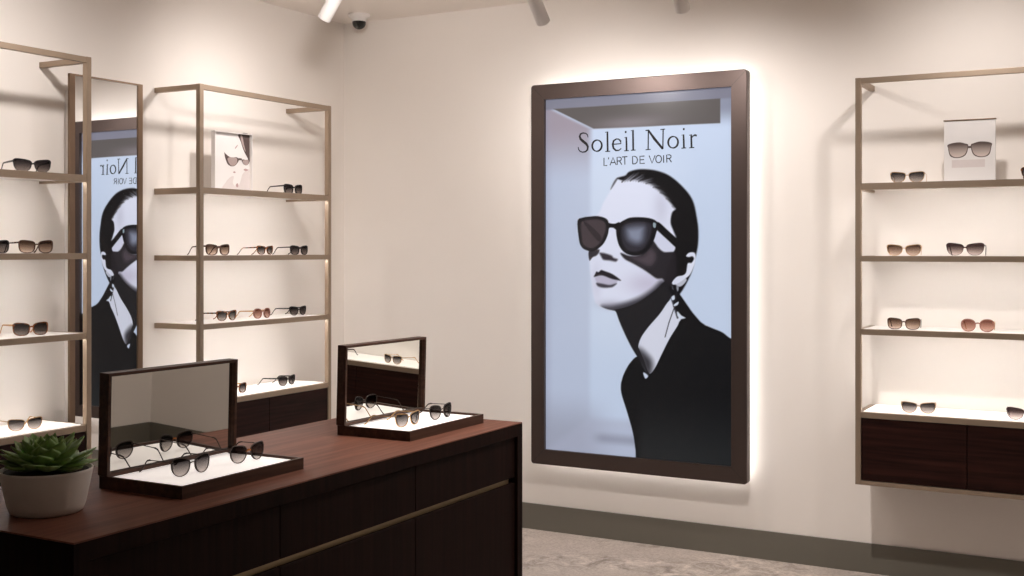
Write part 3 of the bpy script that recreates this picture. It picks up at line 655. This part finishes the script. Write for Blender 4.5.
def make_sunglasses(shape, fmat, lmat, tmat, wire, label, group, bridge_mat=None):
    root = thing("sunglasses", label, "sunglasses", group=group)
    pts = lens_outline(shape); n = len(pts)
    off = 0.0375 if shape != "round" else 0.036
    th, dp = (0.0015, 0.0024) if wire else (0.0026, 0.0042)
    zmin = min(z for x, z in pts) - th
    wrap = lambda x: 1.55 * x * x
    bm = bmesh.new()
    for s in (-1, 1):
        path, secs = [], []
        for i, (x, z) in enumerate(pts):
            x0, z0 = pts[i - 1]; x1, z1 = pts[(i + 1) % n]
            tx, tz = x1 - x0, z1 - z0; l = math.hypot(tx, tz); nx, nz = tz / l, -tx / l
            k = th * (1.0 + (0.9 if shape in ("brow", "cat") or wire else 0.35) * max(0, nz))
            if shape in ("brow", "cat") and not wire: k *= 1.0 - 0.62 * max(0.0, min(1.0, 0.5 - 1.2 * nz))
            sec = []
            for r, y in ((-0.0004, -dp / 2), (k, -dp / 2), (k, dp / 2), (-0.0004, dp / 2)):
                X = off + x + nx * r; Z = z + nz * r - zmin
                sec.append((s * X, wrap(X) + y, Z))
            path.append(None); secs.append(sec)
        add_sweep(bm, path, secs, closed=True)
    # bridge
    ix = off + min(x for x, z in pts if z > -0.004) + 0.0006
    zb = 0.0065 - zmin
    bw = (0.0026 if bridge_mat else 0.0015) if wire else 0.0028
    secs = []
    for i in range(9):
        f = -1 + 2 * i / 8; x = f * ix
        zz = zb + 0.0035 * (1 - f * f); y = wrap(x) - 0.0015 * (1 - f * f)
        secs.append([(x, y - dp * 0.4, zz - bw), (x, y + dp * 0.4, zz - bw), (x, y + dp * 0.4, zz + bw), (x, y - dp * 0.4, zz + bw)])
    if bridge_mat is None: add_sweep(bm, None, secs)
    else:
        bb = bmesh.new(); add_sweep(bb, None, secs); link("bridge", bb, bridge_mat, root)
    # end pieces that carry the hinges
    ox, oz = max(pts, key=lambda q: q[0] + 1.1 * q[1])
    hx, hz = off + ox, oz - zmin - 0.003
    eh = 0.0016 if wire else 0.0036
    for s in (-1, 1):
        secs = []
        for x, y in ((hx - 0.0015, wrap(hx) - dp * 0.3), (hx + 0.003, wrap(hx) + 0.0006), (hx + 0.0042, wrap(hx) + 0.005)):
            w = dp * 0.35
            secs.append([(s * (x - w), y + w, hz - eh), (s * (x + w), y - w, hz - eh), (s * (x + w), y - w, hz + eh), (s * (x - w), y + w, hz + eh)])
        add_sweep(bm, None, secs)
    link("frame", bm, fmat, root, smooth=False)
    # lenses: shallow domes with a real thickness
    for s in (-1, 1):
        bm = bmesh.new()
        layers = []
        for side in (0, 1):
            rings = []
            for q in (1.0, 0.66, 0.33):
                r = []
                for x, z in pts:
                    X = off + x * q; bulge = 0.0022 * (1 - q * q)
                    r.append(bm.verts.new((s * X, wrap(X) - bulge + (0.0006 if side else -0.0006), z * q - zmin)))
                rings.append(r)
            c = bm.verts.new((s * off, wrap(off) - 0.0022 + (0.0006 if side else -0.0006), -zmin))
            for ra, rb in zip(rings, rings[1:]):
                for i in range(n): bm.faces.new((ra[i], ra[(i + 1) % n], rb[(i + 1) % n], rb[i]))
            for i in range(n): bm.faces.new((rings[-1][i], rings[-1][(i + 1) % n], c))
            layers.append(rings[0])
        for i in range(n): bm.faces.new((layers[0][i], layers[0][(i + 1) % n], layers[1][(i + 1) % n], layers[1][i]))
        link("lens", bm, lmat, root, smooth=True)
    # temples: straight back, then down behind the ear on to the shelf
    y0 = wrap(hx) + 0.005
    for s in (-1, 1):
        secs = []
        for i in range(15):
            f = i / 14; y = y0 + 0.132 * f
            g = max(0.0, (f - 0.66) / 0.34)
            hh = (0.0012 if wire else 0.0034 - 0.0012 * f) + (0.0012 if (wire and f > 0.6) else 0)
            ww = 0.0007 if wire else 0.0014
            z = hz - 0.004 * f - (hz - 0.004 - hh) * (g * g * (3 - 2 * g)) * 0.995
            x = hx + 0.0042 - 0.004 * f * f - 0.003 * g
            secs.append([(s * (x - ww), y, z - hh), (s * (x + ww), y, z - hh), (s * (x + ww), y, z + hh), (s * (x - ww), y, z + hh)])
        add_sweep(bm := bmesh.new(), None, secs)
        link("temple", bm, tmat, root)
    return root

STYLES = {
    "black_cat": ("cat", A_BLACK, L_DARK, A_BLACK, False), "black_square": ("square", A_BLACK, L_DARK, G_DARK, False),
    "brown_square": ("square", A_BROWN, L_BROWN, A_BROWN, False), "tortoise": ("brow", A_TORT, L_GREY, A_TORT, False),
    "tortoise_gold": ("square", A_TORT, L_DARK, G_GOLD, False), "gold": ("cat", G_GOLD, L_BROWN, G_GOLD, True),
    "gold_grey": ("brow", G_GOLD, L_GREY, G_GOLD, True), "rose": ("round", A_ROSE, L_ROSE, G_GOLD, False),
    "plum_cat": ("cat", A_PLUM, L_PLUM, A_PLUM, False), "wire_round": ("panto", G_DARK, L_GREY, G_DARK, True),
    "amber_round": ("panto", G_DARK, L_GREY, G_DARK, True),
}
PROTO = {}
def place(style, label, group, loc, rotz, scale=1.0):
    if style not in PROTO:
        o = make_sunglasses(*STYLES[style], label, group, A_AMBER if style == "amber_round" else None); PROTO[style] = o
        o.location = loc; o.rotation_euler = (0, 0, rotz)
    else:
        o = dup(PROTO[style], loc, rotz, label, group)
    o.scale = (scale, scale, scale)
    return o
EPS = 0.0004
FX = XL + RD - 0.085              # front line of the pairs on the two left wall racks
LEFT = PI / 2
D = math.radians
GL, GC, GR, GT = "sunglasses on the rack left of the mirror", "sunglasses on the rack near the corner", "sunglasses on the back wall rack", "sunglasses in the counter trays"
PADZ = S_TOP[3] + 0.003
place("black_cat", "black cat eye sunglasses alone on top shelf of rack left of mirror", GL, (FX, 3.112, S_TOP_L[0] + EPS), LEFT - D(16), 1.06)
place("brown_square", "dark brown sunglasses on second shelf of rack left of mirror, nearer the mirror", GL, (FX, 3.130, S_TOP_L[1] + EPS), LEFT - D(12), 1.02)
place("black_square", "black sunglasses on second shelf of left rack, cut by the photo's left edge", GL, (FX, 2.930, S_TOP_L[1] + EPS), LEFT - D(10), 1.0)
place("tortoise_gold", "tortoiseshell sunglasses with gold temples on third shelf of rack left of mirror", GL, (FX, 3.105, S_TOP_L[2] + EPS), LEFT - D(14), 1.02)
place("gold_grey", "thin gold rimmed sunglasses on lit bottom shelf of rack left of mirror", GL, (FX, 3.080, S_TOP_L[3] + 0.003 + EPS), LEFT - D(12), 1.0)
place("black_square", "black sunglasses beside the photo print on top shelf of rack near corner", GC, (FX, 4.698, S_TOP[0] + EPS), LEFT - D(2))
place("brown_square", "large brown sunglasses first of three from post, second shelf of rack near corner", GC, (FX, 4.150, S_TOP[1] + EPS), LEFT - D(6), 1.03)
place("tortoise", "tortoiseshell sunglasses in middle of three on second shelf of rack near corner", GC, (FX, 4.483, S_TOP[1] + EPS), LEFT + D(4), 0.92)
place("black_square", "black sunglasses nearest the corner on second shelf of rack near corner", GC, (FX, 4.745, S_TOP[1] + EPS), LEFT - D(3), 0.95)
place("tortoise", "tortoiseshell sunglasses with pale lenses, left of rose pair on third shelf near corner", GC, (FX, 4.211, S_TOP[2] + EPS), LEFT + D(2))
place("rose", "rose pink sunglasses in middle of third shelf of rack near corner", GC, (FX, 4.459, S_TOP[2] + EPS), LEFT, 0.95)
place("black_cat", "black sunglasses right of the rose pair on third shelf of rack near corner", GC, (FX, 4.736, S_TOP[2] + EPS), LEFT + D(1), 0.95)
place("tortoise_gold", "small tortoiseshell sunglasses peeking past counter mirror on lit bottom shelf near corner", GC, (FX, 4.282, PADZ + EPS), LEFT, 0.95)
place("black_cat", "black sunglasses on lit bottom shelf of rack near corner, fully in view", GC, (FX, 4.650, PADZ + EPS), LEFT + D(4), 1.0)
FY = YB - RD + 0.058
place("gold_grey", "thin gold rimmed grey lens sunglasses left of print on back wall rack top shelf", GR, (-0.940, FY, S_TOP[0] + EPS), D(4))
place("tortoise", "tortoiseshell sunglasses right of print on back wall rack top shelf", GR, (-0.425, FY, S_TOP[0] + EPS), D(3))
place("gold", "gold rimmed brown lens sunglasses on second shelf of back wall rack", GR, (-0.953, FY, S_TOP[1] + EPS), D(8))
place("plum_cat", "dark plum cat eye sunglasses on second shelf of back wall rack", GR, (-0.709, FY, S_TOP[1] + EPS), D(2), 1.05)
place("brown_square", "brown sunglasses on third shelf of back wall rack, nearest the lightbox", GR, (-0.954, FY, S_TOP[2] + EPS), D(6), 0.97)
place("rose", "rose brown sunglasses on third shelf of back wall rack", GR, (-0.660, FY, S_TOP[2] + EPS), D(3))
place("gold_grey", "gold rimmed gradient sunglasses on lit bottom shelf of back wall rack", GR, (-0.894, FY, PADZ + EPS), D(10))
place("plum_cat", "plum sunglasses on lit bottom shelf of back wall rack, cut by photo edge", GR, (-0.478, FY - 0.01, PADZ + EPS), D(4))

# ------------------------------------------------------------------ printed cards on the top shelves
M["card"] = simple("white_card", (0.80, 0.77, 0.75, 1), 0.45, noise=0.01)
M["print_pale"] = simple("pale_print", (0.70, 0.63, 0.61, 1), 0.6, noise=0.05, nscale=40)
M["print_dark"] = simple("dark_print", (0.085, 0.055, 0.050, 1), 0.6, noise=0.5, nscale=45)
M["print_mid"] = simple("mid_print", (0.40, 0.31, 0.29, 1), 0.6, noise=0.2, nscale=60)
M["print_lip"] = simple("lip_print", (0.48, 0.33, 0.32, 1), 0.6, noise=0.1)
def flat_shape(bm, pts, y0, y1):
    a = [bm.verts.new((x, y0, z)) for x, z in pts]; b = [bm.verts.new((x, y1, z)) for x, z in pts]
    n = len(a)
    bm.faces.new(a); bm.faces.new(b[::-1])
    for i in range(n): bm.faces.new((a[i], a[(i + 1) % n], b[(i + 1) % n], b[i]))
def prints(name, mat, parent, polys, y, smooth=True):
    bm = bmesh.new()
    for q in polys:
        if smooth: q = [tuple(v) for v in smooth_closed(q, 4)]
        flat_shape(bm, [(x / 1000, z / 1000) for x, z in q], y - 0.0004, y)
    return link(name, bm, mat, parent)

# framed portrait print: local x along the shelf, -y towards the room, 250 x 283 mm
pc = thing("photo_print", "small standing photo print of a face in cat eye sunglasses on top shelf", "photo print", (-3.945, 4.300, S_TOP[0] + EPS), PI / 2 - D(4))
bm = bmesh.new()
add_box(bm, -0.122, -0.119, -0.026, 0.0, 0, 0.283); add_box(bm, 0.119, 0.122, -0.026, 0.0, 0, 0.283)
add_box(bm, -0.119, 0.119, -0.026, 0.0, 0.280, 0.283); add_box(bm, -0.119, 0.119, -0.026, 0.0, 0, 0.003)
link("print_frame", bm, M["white_metal"], pc)
card = box("card", M["card"], pc, -0.119, 0.119, -0.008, -0.001, 0.003, 0.280)
def cat_print(cx, cz, s, k):
    return [(cx + k * x * s, cz + z * s) for x, z in ((-44, 4), (-30, 14), (-4, 12), (20, 14), (48, 30), (52, 36), (46, 8), (30, -22), (6, -32), (-20, -26), (-38, -8))]
prints("hair", M["print_dark"], card, [[(45, 279), (60, 245), (78, 205), (100, 175), (118, 160), (118, 279)]], -0.0081)
prints("cheek", M["print_pale"], card, [[(-52, 4), (-38, 40), (-10, 66), (14, 72), (8, 40), (28, 22), (48, 30), (62, 60), (76, 90), (118, 110), (118, 4)]], -0.0081)
prints("hair_strand", M["print_mid"], card, [[(58, 272), (66, 240), (84, 205), (92, 200), (80, 235), (70, 272)]], -0.0086)
prints("printed_sunglasses", M["print_dark"], card, [cat_print(4, 152, 1.0, -1), cat_print(92, 150, 0.6, 1), [(44, 154), (66, 154), (66, 162), (44, 162)]], -0.0086)
for q in ([(-26, 158), (2, 164), (34, 160), (30, 134), (2, 122), (-20, 138)], [(72, 152), (96, 158), (112, 156), (108, 136), (90, 132), (76, 140)]):
    prints("printed_lens", M["print_mid"], card, [q], -0.0091)
prints("printed_nose", M["print_lip"], card, [[(8, 92), (18, 88), (26, 92), (18, 97)], [(26, 30), (34, 20), (44, 26), (38, 40)], [(78, 108), (92, 102), (108, 108), (92, 114)], [(22, 206), (30, 212), (40, 226), (34, 224), (24, 214)]], -0.0091)

# acrylic print of a pair of gradient sunglasses on the back wall rack
ac = thing("product_print", "white standing card printed with large gradient sunglasses, back wall rack top shelf", "photo print", (-0.697, YB - 0.175, S_TOP[0]))
card2 = box("card", M["card"], ac, -0.101, 0.101, -0.010, 0.0, 0.0, 0.256, bevel=0.001)
box("top_clip", M["bronze"], ac, -0.103, 0.103, -0.013, 0.003, 0.256, 0.261, bevel=0.0008)
def lens_print(k):
    return [(k * x, z) for x, z in ((8, 150), (20, 157), (44, 163), (68, 160), (84, 153), (82, 140), (76, 118), (62, 106), (42, 104), (22, 112), (12, 128))]
M["print_grad"] = None
m, nt, p = new_mat("gradient_lens_print")
tc = nt.nodes.new("ShaderNodeTexCoord"); sx = nt.nodes.new("ShaderNodeSeparateXYZ"); rp = nt.nodes.new("ShaderNodeValToRGB")
rp.color_ramp.elements[0].position = 0.1; rp.color_ramp.elements[0].color = (0.62, 0.52, 0.47, 1)
rp.color_ramp.elements[1].position = 0.9; rp.color_ramp.elements[1].color = (0.10, 0.07, 0.06, 1)
nt.links.new(tc.outputs["Generated"], sx.inputs[0]); nt.links.new(sx.outputs["Z"], rp.inputs["Fac"]); nt.links.new(rp.outputs["Color"], p.inputs["Base Color"])
M["print_grad"] = m
grow = lambda q, s: [(x + (s if x > 46 else -s if 0 < x < 46 else 0) if x > 0 else x + (-s if x < -46 else s), z + (s if z > 130 else -s)) for x, z in q]
prints("printed_frame", M["print_dark"], card2, [grow(lens_print(1), 3), grow(lens_print(-1), 3), [(-12, 141), (12, 141), (12, 148), (-12, 148)]], -0.0101)
for k in (1, -1): prints("printed_lens", M["print_grad"], card2, [lens_print(k)], -0.0106)
prints("printed_shadow", M["print_pale"], card2, [[(-70, 60), (-70, 92), (60, 92), (60, 60)]], -0.0101, False)

# ------------------------------------------------------------------ counter
CX0, CX1, CY0, CY1, CH = -2.578, -1.946, 1.660, 3.585, 0.850
ct = thing("display_counter", "long dark walnut counter with brass finger channel carrying the mirror trays", "counter", ((CX0 + CX1) / 2, (CY0 + CY1) / 2, 0))
w2, l2 = (CX1 - CX0) / 2, (CY1 - CY0) / 2
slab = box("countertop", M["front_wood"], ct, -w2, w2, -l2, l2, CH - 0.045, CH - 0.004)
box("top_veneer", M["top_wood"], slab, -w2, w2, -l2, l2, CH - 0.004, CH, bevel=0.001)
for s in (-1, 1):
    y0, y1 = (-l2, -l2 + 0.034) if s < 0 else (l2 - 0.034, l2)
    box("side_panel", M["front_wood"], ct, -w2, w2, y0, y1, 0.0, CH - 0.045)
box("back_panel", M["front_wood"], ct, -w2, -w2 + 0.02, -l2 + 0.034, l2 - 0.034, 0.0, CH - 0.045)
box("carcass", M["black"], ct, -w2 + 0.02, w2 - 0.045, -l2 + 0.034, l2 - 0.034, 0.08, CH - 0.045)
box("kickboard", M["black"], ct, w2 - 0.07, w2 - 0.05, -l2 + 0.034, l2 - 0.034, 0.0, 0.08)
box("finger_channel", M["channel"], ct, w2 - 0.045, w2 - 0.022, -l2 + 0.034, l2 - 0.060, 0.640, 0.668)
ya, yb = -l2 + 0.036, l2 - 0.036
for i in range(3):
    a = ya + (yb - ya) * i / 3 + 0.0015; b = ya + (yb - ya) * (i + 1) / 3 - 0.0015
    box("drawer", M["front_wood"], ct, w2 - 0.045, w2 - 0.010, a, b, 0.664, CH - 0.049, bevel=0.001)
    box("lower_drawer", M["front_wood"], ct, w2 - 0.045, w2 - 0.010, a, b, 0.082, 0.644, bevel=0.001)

# ------------------------------------------------------------------ mirror trays on the counter
TW, TL, TH, LH, LD = 0.283, 0.455, 0.031, 0.291, 0.034      # depth x, length y, tray height, total height, lid depth
def make_tray(label, loc):
    t = thing("mirror_tray", label, "display tray", loc, 0, "mirror trays on the counter")
    e = 0.009
    bm = bmesh.new()
    add_box(bm, 0, TW, -TL / 2, -TL / 2 + e, 0, TH); add_box(bm, 0, TW, TL / 2 - e, TL / 2, 0, TH)
    add_box(bm, TW - e, TW, -TL / 2 + e, TL / 2 - e, 0, TH); add_box(bm, 0, e, -TL / 2 + e, TL / 2 - e, 0, TH)
    add_box(bm, e, TW - e, -TL / 2 + e, TL / 2 - e, 0, 0.010)
    link("tray_base", bm, M["tray_wood"], t)
    box("lit_pad", M["pad_tray"], t, e + 0.001, TW - e - 0.001, -TL / 2 + e + 0.001, TL / 2 - e - 0.001, 0.010, 0.024, bevel=0.001)
    z0 = TH + 0.001
    bm = bmesh.new()
    add_box(bm, 0.0, LD, -TL / 2, -TL / 2 + e, z0, LH); add_box(bm, 0.0, LD, TL / 2 - e, TL / 2, z0, LH)
    add_box(bm, 0.0, LD, -TL / 2 + e, TL / 2 - e, LH - 0.008, LH); add_box(bm, 0.0, LD, -TL / 2 + e, TL / 2 - e, z0, z0 + 0.007)
    add_box(bm, 0.0, 0.018, -TL / 2 + e, TL / 2 - e, z0 + 0.007, LH - 0.008)
    lid = link("lid", bm, M["tray_wood"], t)
    box("mirror", M["tray_mirror"], lid, 0.0185, 0.022, -TL / 2 + e, TL / 2 - e, z0 + 0.007, LH - 0.008)
    lid.rotation_euler = (0, D(1.55), D(-1.5))      # the lid leans a touch forward on its hinge
    return t
M["pad_tray"] = emitter("lit_tray_pad", (1.0, 0.90, 0.84, 1), 0.62)
t1 = make_tray("open walnut tray with mirror lid on the counter, beside the potted succulent", (-2.338, 2.301, CH))
dup(t1, (-2.338, 3.276, CH), 0, "open walnut tray with mirror lid at the counter's far end")
TZ = CH + 0.024 + EPS
place("wire_round", "thin dark wire sunglasses in the tray beside the succulent, nearer the plant", GT, (-2.170, 2.225, TZ), LEFT - D(4), 0.94)
place("amber_round", "round sunglasses with amber bridge in the tray beside the succulent", GT, (-2.170, 2.437, TZ), LEFT - D(3), 0.94)
place("gold_grey", "gold rimmed sunglasses in the tray at counter's far end, nearer the camera", GT, (-2.150, 3.185, TZ), LEFT - D(2), 0.96)
place("wire_round", "dark round sunglasses in far end tray, nearest the counter end", GT, (-2.145, 3.378, TZ), LEFT - D(2), 0.96)

# ------------------------------------------------------------------ potted succulent
ps = thing("potted_succulent", "green rosette succulent in a round stoneware bowl on the counter", "potted plant", (-2.238, 1.832, CH))
bm = bmesh.new()
add_lathe(bm, [(0, 0), (0.074, 0.0), (0.080, 0.004), (0.086, 0.020), (0.0965, 0.070), (0.1015, 0.094), (0.1020, 0.098), (0.1000, 0.0995), (0.0975, 0.098), (0.0955, 0.086), (0, 0.086)], 56)
link("pot", bm, M["pot"], ps, smooth=True)
bm = bmesh.new()
add_lathe(bm, [(0, 0.0865), (0.0945, 0.0865), (0.092, 0.094), (0.05, 0.098), (0, 0.099)], 32)
link("soil", bm, M["soil"], ps, smooth=True)
def leaf(bm, az, el, L, W, base_r, z0):
    nu_, nv_ = 9, 6
    rot = Matrix.Rotation(az, 4, "Z")
    grid = {}
    for side in (0, 1):
        for i in range(nu_ + 1):
            t = i / nu_
            w = W * (0.42 + 0.58 * math.sin(PI * min(1, t / 1.15) ** 1.25)) * (1 - max(0, (t - 0.62) / 0.38) ** 1.6)
            bend = el + 0.35 * (t - 0.4)
            px = base_r + L * t * math.cos(bend); pz = z0 + L * t * math.sin(bend)
            for j in range(nv_ + 1):
                s = -1 + 2 * j / nv_
                cup = 0.28 * w * s * s
                thick = (0.0052 * (1 - t * 0.6)) * (1 - s * s) * (1 if side else -0.25)
                nx, nz = -math.sin(bend), math.cos(bend)
                off = cup - thick
                v = rot @ Vector((px + nx * off, w * s, pz + nz * off))
                grid[side, i, j] = bm.verts.new(v)
    for side in (0, 1):
        for i in range(nu_):
            for j in range(nv_):
                q = [grid[side, i, j], grid[side, i + 1, j], grid[side, i + 1, j + 1], grid[side, i, j + 1]]
                bm.faces.new(q if not side else q[::-1])
bm = bmesh.new()
NL = 62
for i in range(NL):
    f = i / (NL - 1)
    az = i * 2.39996 + rnd.uniform(-0.12, 0.12)
    el = math.radians(-4 + 74 * max(0, f - 0.12) ** 0.85 + rnd.uniform(-5, 5))
    L = (0.112 - 0.050 * f) * rnd.uniform(0.88, 1.06)
    leaf(bm, az, el, L, 0.0300 - 0.012 * f, 0.014 * (1 - f), 0.1055 + 0.008 * f)
bmesh.ops.remove_doubles(bm, verts=list(bm.verts), dist=1e-5)
m, nt, p = new_mat("succulent_leaf")
tc = nt.nodes.new("ShaderNodeTexCoord"); nz = nt.nodes.new("ShaderNodeTexNoise"); nz.inputs["Scale"].default_value = 26
rp = nt.nodes.new("ShaderNodeValToRGB")
rp.color_ramp.elements[0].position = 0.3; rp.color_ramp.elements[0].color = (0.18, 0.30, 0.075, 1)
rp.color_ramp.elements[1].position = 0.75; rp.color_ramp.elements[1].color = (0.33, 0.46, 0.16, 1)
nt.links.new(tc.outputs["Object"], nz.inputs["Vector"]); nt.links.new(nz.outputs["Fac"], rp.inputs["Fac"])
nt.links.new(rp.outputs["Color"], p.inputs["Base Color"]); p.inputs["Roughness"].default_value = 0.42
p.inputs["Subsurface Weight"].default_value = 0.12; p.inputs["Subsurface Radius"].default_value = (0.01, 0.02, 0.005)
link("rosette", bm, m, ps, smooth=True)

# ------------------------------------------------------------------ ceiling things
sc_ = thing("security_camera", "small dark dome security camera on the ceiling near the room corner", "security camera", (-3.84, 5.20, HC))
bm = bmesh.new(); add_lathe(bm, [(0, 0), (0.060, 0.0), (0.060, -0.008), (0.058, -0.014), (0.040, -0.024), (0.040, -0.040), (0, -0.040)], 36)
link("mounting_base", bm, M["white_metal"], sc_, smooth=True)
bm = bmesh.new()
add_lathe(bm, [(0, -0.038), (0.037, -0.038)] + [(0.037 * math.cos(a), -0.046 - 0.036 * math.sin(a)) for a in [i * PI / 18 for i in range(9)]] + [(0, -0.082)], 36)
M["dome"] = simple("smoked_dome", (0.012, 0.013, 0.011, 1), 0.08, spec=0.6, noise=0.02)
link("dome", bm, M["dome"], sc_, smooth=True)

def spotlight(label, tip, target, watts, cone=140, blend=1.0, group="ceiling spotlights"):
    """White cylinder spot on a stem; tip is the centre of its mouth."""
    tip = Vector(tip); d = (Vector(target) - tip).normalized()
    L, r = 0.155, 0.031
    top = tip - d * L
    piv = tip - d * (L * 0.72)
    root = thing("spotlight", label, "spotlight", (piv.x, piv.y, HC), 0, group)
    bm = bmesh.new(); add_lathe(bm, [(0, 0), (0.042, 0), (0.042, -0.018), (0.038, -0.022), (0, -0.022)], 28)
    link("canopy", bm, M["white_metal"], root)
    bm = bmesh.new(); add_lathe(bm, [(0, -0.020), (0.008, -0.020), (0.008, piv.z - HC), (0, piv.z - HC)], 14)
    link("stem", bm, M["white_metal"], root)
    q = (-d).to_track_quat("Z", "Y").to_matrix().to_4x4()
    m4 = Matrix.Translation(tip - root.location) @ q            # local z runs back from the mouth
    bm = bmesh.new()
    add_lathe(bm, [(0, 0.034), (r - 0.004, 0.034), (r - 0.003, 0.0), (r, 0.0), (r, L - 0.004), (r - 0.004, L), (0, L)], 30, m4)
    body = link("lamp_body", bm, M["white_metal"], root)
    bm = bmesh.new(); add_lathe(bm, [(0, 0.022), (0.020, 0.022), (0.022, 0.026), (0.022, 0.033), (0, 0.033)], 24, m4)
    link("bulb", bm, M["bulb"], body)
    ld = bpy.data.lights.new("spot_beam", "SPOT")
    ld.energy = watts; ld.color = SPOT_COL; ld.spot_size = math.radians(cone); ld.spot_blend = blend; ld.shadow_soft_size = 0.04
    lo = bpy.data.objects.new("spot_beam", ld); COL.objects.link(lo); lo.parent = root
    lo.location = tip + d * 0.004 - root.location
    lo.rotation_euler = d.to_track_quat("-Z", "Y").to_euler()
    return root
SPOT_COL = (1.0, 0.94, 0.91)
W = 36
spotlight("white ceiling spotlight in front of the rack near corner, tilted at the left wall", (-3.32, 4.23, 2.50), (-4.08, 4.33, 1.60), W * 0.72)
spotlight("white ceiling spotlight above the rack left of the mirror, aimed at left wall", (-3.22, 2.92, 2.56), (-4.08, 2.92, 1.60), W)
spotlight("white ceiling spotlight over the lightbox's left half, nearest the security camera", (-2.37, 4.56, 2.45), (-2.36, 5.38, 1.60), W * 0.8)
spotlight("white ceiling spotlight over the lightbox's right half", (-1.74, 4.61, 2.45), (-1.76, 5.38, 1.60), W * 0.8, 128)
spotlight("white ceiling spotlight in front of the back wall rack", (-0.68, 4.54, 2.63), (-0.66, 5.38, 1.60), W * 0.9, 124)
spotlight("added white fill lamp, unseen above the aisle in front of the lightbox", (-1.20, 3.60, 2.52), (-1.20, 3.75, 0), 150, 140, 1.0)  # added out of view to brighten the floor and bounce on to the walls
spotlight("added unseen white fill lamp behind the counter, aimed at the bare corner of the room", (-2.75, 3.60, 2.52), (-3.70, 5.38, 2.0), 38, 118, 1.0)  # added out of view to lift the dim walls around the corner
spotlight("added unseen white fill lamp straight above the far half of the counter", (-2.25, 3.15, 2.52), (-2.25, 3.15, 0), 58, 66, 1.0)  # added out of view to brighten the countertop
spotlight("added unseen white fill lamp washing the right wall", (0.70, 3.9, 2.50), (1.3, 3.9, 1.5), 24)  # added out of view; the lit wall serves as ambient fill

# ------------------------------------------------------------------ camera
cd = bpy.data.cameras.new("camera"); cam = bpy.data.objects.new("camera", cd); COL.objects.link(cam)
cam.location = (0, 0, 1.45)
cam.rotation_euler = (PI / 2, 0, math.radians(29.0))
cd.sensor_width = 36.0; cd.lens = 36.0 * 1170 / 1024
cd.shift_y = -(288 - 250) / 1024
cd.clip_start = 0.02
scene.camera = cam
w = bpy.data.worlds.new("world"); scene.world = w; w.use_nodes = True
w.node_tree.nodes["Background"].inputs[0].default_value = (0.9, 0.78, 0.68, 1)
w.node_tree.nodes["Background"].inputs[1].default_value = 0.0
vs = scene.view_settings
vs.view_transform = "Standard"; vs.look = "None"; vs.gamma = 1.0; vs.use_curve_mapping = False
vs.exposure = 0.0
scene.display_settings.display_device = "sRGB"
